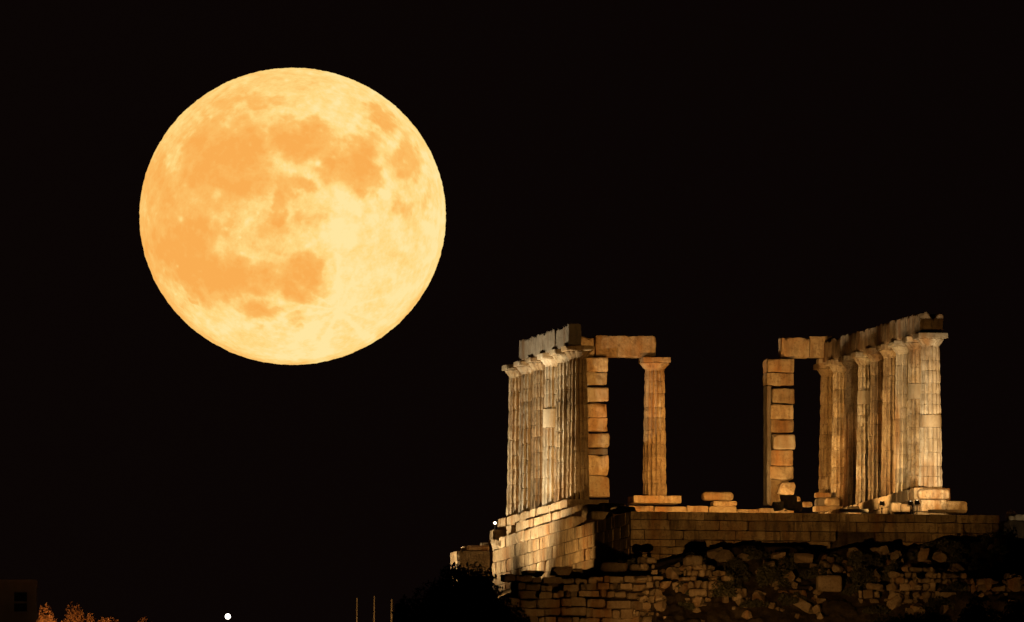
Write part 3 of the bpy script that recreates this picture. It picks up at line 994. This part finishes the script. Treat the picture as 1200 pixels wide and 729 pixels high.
rw2 = empty('rubble_wall', T(4, -11.9, -6.0), ROT)
set_props(rw2, 'ragged half fallen rubble wall along the dark slope right of the coursed wall', 'wall')
mb = MB()
ua, _ = at_v(752, 690, -11.9)
ub, _ = at_v(1215, 690, -11.9)
rn = random.Random(58)
tops = [(752, 652), (790, 652), (830, 660), (870, 690), (930, 690), (990, 700), (1030, 672), (1060, 664), (1100, 668), (1140, 676), (1170, 672), (1215, 668)]
tu = [at_v(x, y, -11.9)[0] for x, y in tops]
tz = [at_v(x, y, -11.9)[1] for x, y in tops]
z, k = max(tz) + 6.0, 0
for ci in range(11):
    h = rn.uniform(0.2, 0.42)
    x = ua - rn.uniform(0, .4)
    while x < ub:
        w = h * rn.choice((0.6, 0.8, 1.0, 1.3, 1.9)) * rn.uniform(0.85, 1.2)
        k += 1
        ok = z - 6.0 < np.interp(x, tu, tz) + 0.1 and fbm(np.array([[x * 0.7, z * 0.9, 2.0]]), 12, 2)[0] > 0.40
        if ok and rn.random() > 0.15:
            hh_ = h * rn.uniform(0.7, 1.15)
            if rn.random() < 0.5:
                v, f = rbox((w - 0.02, 0.5, hh_), seg=0.07, r=rn.uniform(.03, .1), amp=0.06, seed=7100 + k, chip=0.2)
            else:
                v, f = boulder((w / 1.25, 0.4, hh_ / 1.2), 7100 + k, n=9, amp=0.7)
            mb.add(v, f, (x + w / 2 - 4, rn.uniform(-.2, .25), z - h / 2), rn.uniform(-.3, .3))
        x += w
    z -= h * 0.95
mb.build('masonry', M_RUBBLE, rw2)

# scattered rubble
rn = random.Random(71)
protos = []
for k in range(8):
    vv, ff = boulder((0.52, 0.45, 0.4), 800 + k, n=12)
    me_o = mesh_obj('rubble_stone', vv, ff, M_ROCK)
    protos.append(me_o)
used = set()
n_r = 0
for k in range(240):
    px = rn.uniform(745, 1215)
    v = rn.uniform(-13.2, -9.2)
    u = at_v(px, 690, v)[0]
    if fbm(np.array([[u * .55, v * .8, 4.0]]), 9, 2)[0] < 0.40: continue
    big = rn.random() ** 2
    o = protos[k % 8]
    if k % 8 in used: o = o.copy(); COL.objects.link(o)
    used.add(k % 8)
    s_ = 0.28 + 0.8 * big
    o.location = T(u, v, gz(u, v) + 0.1 * s_)
    o.rotation_euler = (rn.uniform(-.6, .6), rn.uniform(-.6, .6), rn.uniform(0, 6))
    o.scale = (s_ * rn.uniform(.8, 1.3), s_, s_ * rn.uniform(.8, 1.3))
    side = 'right' if px > 1000 else 'middle'
    set_props(o, 'loose rubble stone on the %s part of the dark slope below the podium' % side, 'stone', 'rubble stones on the %s slope' % side)
    n_r += 1
for k in range(8):
    if k not in used: bpy.data.objects.remove(protos[k])


# ------------------------------------------------------------------ plants
def bush_mesh(rx, ry, rz, n, seed, leaf=0.07, lobes=14, spiky=0.0):
    rnd_ = np.random.RandomState(seed)
    # leaf clumps around lobes, so the outline is uneven and has gaps
    c = rnd_.normal(size=(lobes, 3))
    c /= np.linalg.norm(c, axis=1, keepdims=True)
    c[:, 2] = np.abs(c[:, 2]) * 0.9
    c *= rnd_.uniform(0.45, 0.82, (lobes, 1))
    rad = rnd_.uniform(0.2, 0.42, lobes)
    k = rnd_.randint(0, lobes, n)
    d = rnd_.normal(size=(n, 3))
    d /= np.linalg.norm(d, axis=1, keepdims=True)
    p = c[k] + d * (rad[k] * rnd_.uniform(0.3, 1.0 + spiky, n) ** 0.6)[:, None]
    p[:, 2] = np.abs(p[:, 2])
    p = p * np.array([rx, ry, rz])
    a = rnd_.normal(size=(n, 3)); a /= np.linalg.norm(a, axis=1, keepdims=True)
    b = np.cross(a, rnd_.normal(size=(n, 3))); b /= np.linalg.norm(b, axis=1, keepdims=True)
    s_ = leaf * rnd_.uniform(0.6, 1.4, (n, 1))
    V = np.stack([p - a * s_, p + b * s_ * 0.4, p + a * s_, p - b * s_ * 0.4], 1).reshape(-1, 3)
    F = np.arange(4 * n).reshape(-1, 4)
    return V, F, c * np.array([rx, ry, rz])


def bush(name, label, u, v, rx, ry, rz, n, seed, mat=M_LEAF, leaf=0.07, group=None, lobes=14, spiky=0.0, z=None, cat='shrub'):
    z = gz(u, v) - 0.05 if z is None else z
    o = empty(name, T(u, v, z), ROT)
    set_props(o, label, cat, group)
    V, F, cs = bush_mesh(rx, ry, rz, n, seed, leaf, lobes, spiky)
    mesh_obj('foliage', V, F, mat, o)
    mb = MB()
    for c in cs[::2]:
        mid = Vector(c) * 0.5 + Vector((random.uniform(-.1, .1) * rx, random.uniform(-.1, .1) * ry, 0.05))
        tube((c[0] * .08, c[1] * .08, 0), mid, 0.035, 0.022, 6, mb)
        tube(mid, c, 0.022, 0.008, 6, mb)
    mb.build('stem', M_BARK, o)
    return o


def bush_px(label, xa, xb, ytop, ybase, v, n, seed, **kw):
    ua, zt = at_v(xa, ytop, v)
    ub, zb_ = at_v(xb, ybase, v)
    return bush(kw.pop('name', 'shrub'), label, (ua + ub) / 2, v, (ub - ua) / 2, min((ub - ua) / 2, 1.8), zt - zb_, n, seed, z=zb_, **kw)


bush_px('large black leafy bush in front of the left platform end', 466, 622, 656, 765, -20, 46000, 1, leaf=0.09, lobes=40, name='large_bush', cat='bush')
bush_px('low dark shrub at the left foot of the large black bush', 452, 500, 699, 760, -21, 6000, 2, leaf=0.07)
for k, (xa, xb, yt, lb) in enumerate([(1000, 1080, 712, 'leftmost of the black shrubs along the lower right'), (1050, 1135, 700, 'second black shrub from the left along the lower right'),
                                      (1110, 1180, 698, 'third black shrub from the left along the lower right'), (1155, 1230, 697, 'black shrub cut by the right frame edge at the bottom')]):
    bush_px(lb, xa, xb, yt, 765, -19, 11000, 11 + k, group='black shrubs along the lower right', leaf=0.07, lobes=26)
sp = [(795, 842, 643, 660, -9.4), (855, 912, 636, 657, -9.3), (985, 1045, 643, 664, -10.1), (1075, 1135, 631, 652, -9.2), (1148, 1200, 612, 648, -8.9), (733, 752, 654, 664, -8.9),
      (880, 925, 655, 690, -11.4), (985, 1030, 655, 690, -11.2), (828, 872, 660, 700, -11.8), (1030, 1062, 655, 680, -11)]
lbs = ['low dark shrub on the mound under the gap between the pillars', 'dark shrub on top of the mound at the middle of the podium front', 'dark shrub on the slope under the far end of the right row',
       'dark shrub against the podium under the nearest right column', 'dark shrub at the right end of the podium', 'small dark tuft at the podium corner', 'dark scrub left of the big square boulder',
       'dark scrub right of the big square boulder', 'dark scrub beside the retaining wall rubble', 'dark scrub left of the tall upright stone']
for k, ((xa, xb, yt, yb, v), lb) in enumerate(zip(sp, lbs)):
    bush_px(lb, xa, xb, yt, yb, v, 2600, 31 + k, group='dark scrub on the slope', leaf=0.06)


rn = random.Random(91)
for k in range(26):
    px = rn.uniform(770, 1195)
    v = rn.uniform(-12.8, -9.3)
    u = at_v(px, 690, v)[0]
    side = 'right' if px > 1000 else 'middle'
    r_ = rn.uniform(0.25, 0.6)
    bush('scrub', 'small dark scrub on the %s part of the slope' % side, u, v, r_ * 1.3, r_, r_ * rn.uniform(.7, 1.3), 1500, 120 + k, leaf=0.055, group='small scrub on the %s slope' % side, lobes=10)


def at_ground_u(px, v):
    return at_v(px, 725, v)[0]


# orange lit bushes by the hut on the far left
bush_px('orange lit dry bush standing just right of the dim hut', 34, 82, 707, 750, 6, 3600, 51, mat=M_DRYLEAF, leaf=0.06, group='dry bushes at the lower left', spiky=.25)
bush_px('orange lit dry bush, right neighbour of the one beside the hut', 68, 116, 706, 750, 6.4, 3600, 52, mat=M_DRYLEAF, leaf=0.06, group='dry bushes at the lower left', spiky=.25)
bush_px('low dry bush lit orange, right of the taller pair by the hut', 104, 150, 722, 742, 5.5, 2400, 53, mat=M_DRYLEAF, leaf=0.05, group='dry bushes at the lower left', spiky=.2)
bush_px('faint low dry bush nearest to the white lamp', 150, 194, 721.5, 742, 5, 2400, 54, mat=M_DRYLEAF, leaf=0.05, group='dry bushes at the lower left', spiky=.2)
bush_px('small orange lit tuft beside the right stake', 461, 470, 707, 724, 4, 350, 55, mat=M_DRYLEAF, leaf=0.04, spiky=.2)
bush_px('little plant above the pale stones at the far right', 1180, 1194, 595, 607, 12, 260, 56, mat=M_DRYLEAF, leaf=0.05, spiky=.3, name='plant', cat='plant')

# stakes
for k, (x, yt, yb, lb) in enumerate([(418, 700.5, 738, 'faint leftmost wooden stake of the three'), (438.3, 698, 738, 'middle wooden stake of the three'), (458.8, 702, 738, 'thicker bright wooden stake nearest the dark bush')]):
    u, zt = at_v(x, yt, 3.0)
    _, zb_ = at_v(x, yb, 3.0)
    mb = MB()
    r_ = (0.024, 0.03, 0.042)[k]
    tube((0, 0, 0), (0.01, 0, zt - zb_ - 0.03), r_, r_ * 0.85, 8, mb)
    tube((0.01, 0, zt - zb_ - 0.03), (0.01, 0, zt - zb_), r_ * 0.85, r_ * 0.4, 8, mb)
    set_props(mb.build('fence_stake', M_WOOD, None, T(u, 3.0, zb_), ROT), lb, 'stake', 'wooden stakes left of the bush')

# dim hut on the far left
p = at_y(42, 683, 18)
pb = at_y(42, 745, 18)
hut = empty('stone_hut', (p.x - 2.2, 18, pb.z))
set_props(hut, 'dim plastered hut with a dark window at the far left', 'hut')
hh = p.z - pb.z
px_m = FPX / (18 + DIST)
wl = at_y(15, 692.5, 18); wr = at_y(33, 718, 18)
x0, x1 = wl.x - hut.location.x, wr.x - hut.location.x
zt, zb_ = wl.z - pb.z, wr.z - pb.z
zm = at_y(20, 706, 18).z - pb.z
mb = MB()
X0, X1 = -2.2, 2.2
for (a, b, c, d) in [(X0, x0, 0, hh), (x1, X1, 0, hh), (x0, x1, 0, zb_), (x0, x1, zt, hh)]:
    v, f = rbox((b - a, 0.25, d - c), seg=0.3, r=0.004, amp=0.0)
    mb.add(v, f, ((a + b) / 2, 0.125, (c + d) / 2))
for s_ in (X0 + .125, X1 - .125):
    v, f = rbox((0.25, 3.2, hh), seg=0.5, r=0.004, amp=0.0)
    mb.add(v, f, (s_, 1.86, hh / 2))
v, f = rbox((X1 - X0, 0.25, hh), seg=0.5, r=0.004, amp=0.0)
mb.add(v, f, (0, 3.6, hh / 2))
mb.build('wall', M_PLASTER, hut)
v, f = rbox((X1 - X0 + 0.1, 3.9, 0.12), seg=0.5, r=0.01, amp=0.0)
mesh_obj('roof', v, f, M_PLASTER, hut, (0, 1.85, hh + 0.062))
win = MB()
for (a, b, c, d) in [(x0, x0 + .05, zb_, zt), (x1 - .05, x1, zb_, zt), (x0 + .05, x1 - .05, zt - .05, zt), (x0 + .05, x1 - .05, zb_, zb_ + .05), (x0 + .05, x1 - .05, zm - .04, zm + .04)]:
    v, f = rbox((b - a, 0.08, d - c), seg=0.3, r=0.004, amp=0.0)
    win.add(v, f, ((a + b) / 2, 0.06, (c + d) / 2))
w_ = win.build('window', M_PLASTER, hut)
v, f = rbox((x1 - x0 - .11, 0.02, zt - zb_ - .11), seg=0.6, r=0.002, amp=0.0)
mesh_obj('pane', v, f, M_PANE, w_, ((x0 + x1) / 2, 0.14, (zt + zb_) / 2))

# pale stones at the far right
loose('pale lit cube of stone at the far right beyond the platform', 1181, 605, 1188, 611, 11.5, 951, M_NEW, depth=.4, name='pale_stone')
loose('pale lit rounded stone at the right frame edge', 1187, 603, 1203, 611.5, 11.8, 952, M_NEW, depth=.5, r=.12, name='pale_stone')
uu = at_v(1192, 611, 11.8)
v, f = rbox((2.6, 2.0, 2.2), seg=.3, r=.2, amp=.08, seed=955)
set_props(mesh_obj('rock_outcrop', v, f, M_EARTH, None, T(uu[0] + .5, 11.9, uu[1] - 1.1), ROT), 'dark earth outcrop under the pale stones at the far right', 'rock')

# ------------------------------------------------------------------ floodlights
SODIUM = (1.0, 0.50, 0.13)
GOLD = (1.0, 0.60, 0.22)
WARM = (1.0, 0.72, 0.38)
WHITE = (1.0, 0.93, 0.8)
_gl = {}


def flood(label, pos, target, energy, color, size=110, blend=0.4, group=None, post=0.35, scale=1.0, lens=4.0, radius=0.12, hood=0.0):
    """floodlight: post, bracket, housing with optional added hood, lens, and its lamp"""
    pos, target = Vector(pos), Vector(target)
    o = empty('floodlight', pos - Vector((0, 0, post)))
    set_props(o, label, 'floodlight', group)
    d = (target - pos).normalized()
    q = d.to_track_quat('-Z', 'Y').to_euler()
    mb = MB()
    tube((0, 0, 0), (0, 0, post - 0.11 * scale), 0.022 * scale, 0.022 * scale, 8, mb)
    tube((0, 0, 0), (0, 0, 0.03), 0.08 * scale, 0.08 * scale, 10, mb)
    mb.build('post', M_IRON, o)
    mb = MB()
    w = 0.12 * scale
    tube((-w, 0, post), (-w, 0, post - .11 * scale), .012, .012, 6, mb)
    tube((w, 0, post), (w, 0, post - .11 * scale), .012, .012, 6, mb)
    tube((-w, 0, post - .11 * scale), (w, 0, post - .11 * scale), .012, .012, 6, mb)
    mb.build('bracket', M_IRON, o, (0, 0, 0), (0, 0, math.atan2(d.y, d.x) - math.pi / 2))
    v, f = rbox((0.2 * scale, 0.16 * scale, 0.12 * scale), seg=0.05, r=0.02, amp=0)
    h = mesh_obj('housing', v, f, M_IRON, o, (0, 0, post), q)
    key = (color, lens)
    if key not in _gl: _gl[key] = glow('lamp_lens', color, lens)
    v, f = lathe([(0.01, -0.012 * scale), (0.06 * scale, -0.012 * scale), (0.077 * scale, -0.004 * scale), (0.08 * scale, 0.012 * scale), (0.01, 0.013 * scale)], 20)
    mesh_obj('lens', v, f, _gl[key], h, (0, 0, -0.066 * scale))
    if hood:  # unseen disc added to keep this lamp's light off the columns
        v, f = lathe([(0.42, hood - 0.006), (0.425, hood), (0.1, hood + 0.05), (0.02, hood + 0.055)], 32)
        mesh_obj('hood', v, f, M_IRON, o, (0, 0, post))
        mb = MB()
        tube((-.05 * d.x, -.05 * d.y, post), (-.25 * d.x, -.25 * d.y, post + hood), .012, .012, 6, mb)
        mb.build('bracket', M_IRON, o)
    ld = bpy.data.lights.new('lamp', 'SPOT')
    ld.energy = energy
    ld.color = color
    ld.spot_size = R(size)
    ld.spot_blend = blend
    ld.shadow_soft_size = radius
    l = bpy.data.objects.new('lamp', ld)
    COL.objects.link(l)
    l.parent = o
    l.location = Vector((0, 0, post)) + d * ((0.1 if not hood else 0.09) * scale)
    l.rotation_euler = q
    return o


# white-gold floods along the left flank, hidden by the big bush
flood('floodlight with an added light-blocking hood on the ground left of the podium near its lit corner', T(-12.4, 2.4, -4.5), T(-7.4, 4.7, -2.6), 1300, (1.0, 0.58, 0.2), 94, 0.35, post=1.2, hood=0.26, radius=0.03)
LFT = (1.0, 0.78, 0.47)
flood('floodlight left of the podium facing the near half of the left row', T(-15.4, 13.2, -5.0), T(-6.3, 12.2, 3.6), 11500, LFT, 74, 0.7, post=.5)
flood('floodlight left of the podium facing the far end of the left row', T(-15.8, 22.5, -5.0), T(-6.3, 19.6, 3.4), 8800, LFT, 64, 0.7, post=.5)
# orange floods on the floor inside
flood('floodlight on the temple floor facing the left pillar', T(-1.6, 9.0, -1.05), T(-3.2, V_PR, 3.2), 2800, SODIUM, 80, 0.4)
flood('floodlight on the temple floor facing the right pillar', T(at_v(921, 590, 9.8)[0], 9.8, at_v(921, 589, 9.8)[1]), T(1.9, V_PR, 2.6), 2300, SODIUM, 75, 0.4)
# lamps lighting the inner side of the right row
for (uu, vv, tv, en, cl, lb) in [(0.2, 5.0, 5.4, 2500, GOLD, 'near'), (0.0, 11.0, 11.2, 2400, GOLD, 'middle'), (0.4, 17.2, 17.4, 1400, GOLD, 'far')]:
    flood('floodlight on the temple floor facing the %s part of the right row' % lb, T(uu, vv, -1.1), T(6.1, tv, 2.3), en, cl, 58, 0.5)
u1, z1 = at_v(1033.6, 590, -6.0)
flood('single black floodlight on a short post left of the lamp pair', T(u1, -6.0, z1), T(6.1, 5.0, 3.4), 1300, GOLD, 70, 0.5, post=z1 - ZP, scale=1.0)
u1, z1 = at_v(1067, 590, -6.2)
flood('left black floodlight of the pair before the right column', T(u1, -6.2, z1), T(6.0, 1.5, 3.6), 950, (1, .76, .44), 70, 0.6, post=z1 - ZP, scale=1.0, group='paired black floodlights')
u1, z1 = at_v(1074.6, 589, -6.2)
flood('right black floodlight of the pair before the right column', T(u1, -6.2, z1), T(6.3, 0.0, 3.4), 900, (1, .8, .5), 64, 0.6, post=z1 - ZP, scale=1.0, group='paired black floodlights')
# small bright lamp at the far left end of the steps
u1, z1 = at_v(580, 613, 22.8)
flood('small glaring lamp on a post at the far left end of the steps', T(u1, 22.8, z1), T(-8.5, 10, -0.5), 10, WARM, 140, 0.5, post=z1 - ZP + 0.3, lens=9.0, scale=0.7)
# hillside floods in front, below the frame
flood('floodlight low on the slope shining up at the podium front', T(-9.3, -17.5, -7.6), T(-7, -11, -4.2), 420, SODIUM, 124, 0.6, post=.5)
flood('floodlight on a tall mast lower down the hill facing the podium front', T(-12.5, -42, -8.4), T(-1.2, -7, -2.2), 9000, SODIUM, 27, 0.6, post=5.5)
ul = at_v(1172, 735, -15.0)[0]
flood('floodlight behind the black shrubs at the lower right', T(ul, -15.0, min(gz(ul, -15.0) + .5, at_v(1172, 733, -15.0)[1])), T(ul - .6, -11.5, -4.2), 60, SODIUM, 120, 0.5, post=.4)
flood('added unseen fill light on a tall mast out to the right facing the temple front', T(16, -14, 0.5), T(-3.5, 10, 3.6), 6200, SODIUM, 30, 0.7, post=6.5)  # out-of-frame mast lamp added as weak orange fill on the temple front
# lamps at the lower left
u1, z1 = at_v(72, 742, 2)
flood('floodlight below the dry bushes at the lower left', T(u1 - 0.5, 2.0, gz(u1, 2) + .25), T(u1 + 1.4, 6.2, gz(u1, 2) + 0.8), 1200, (1, .42, .1), 135, 0.5, post=.25)
u1 = at_v(20, 742, 8)[0]
flood('added unseen fill light on the ground before the dim hut', T(u1, 8.0, gz(u1, 8) + .2), T(u1, 20, gz(u1, 8) + 1.2), 30, (1, .55, .3), 110, 0.6, post=.2)  # unseen lamp added only to brighten the hut wall
u1, z1 = at_v(440, 745, -1)
flood('floodlight on the ground before the stakes', T(u1, 0.0, gz(u1, 0) + .2), T(u1, 3.2, gz(u1, 0) + .9), 110, GOLD, 110, 0.5, post=.2)
u1, z1 = at_v(1195, 612, 11.0)
flood('floodlight beside the pale stones at the far right', T(u1 + 1.5, 8.5, z1 + 0.1), T(u1, 12, z1), 60, WARM, 90, 0.5, post=.2)
# white globe lamp
u1, z1 = at_v(267, 722.5, 8)
lp = empty('globe_lamp', T(u1, 8, z1 - 1.1), ROT)
set_props(lp, 'bright white globe lamp on a short post at the lower left', 'lamp')
mb = MB()
tube((0, 0, 0), (0, 0, 1.0), .03, .025, 8, mb)
mb.build('post', M_IRON, lp)
v, f = lathe([(0.02, -0.11), (0.075, -0.085), (0.107, -0.035), (0.113, 0.0), (0.1, 0.05), (0.07, 0.09), (0.02, 0.112)], 24)
mesh_obj('globe', v, f, glow('globe_glass', WHITE, 5.0), lp, (0, 0, 1.1), smooth=True)
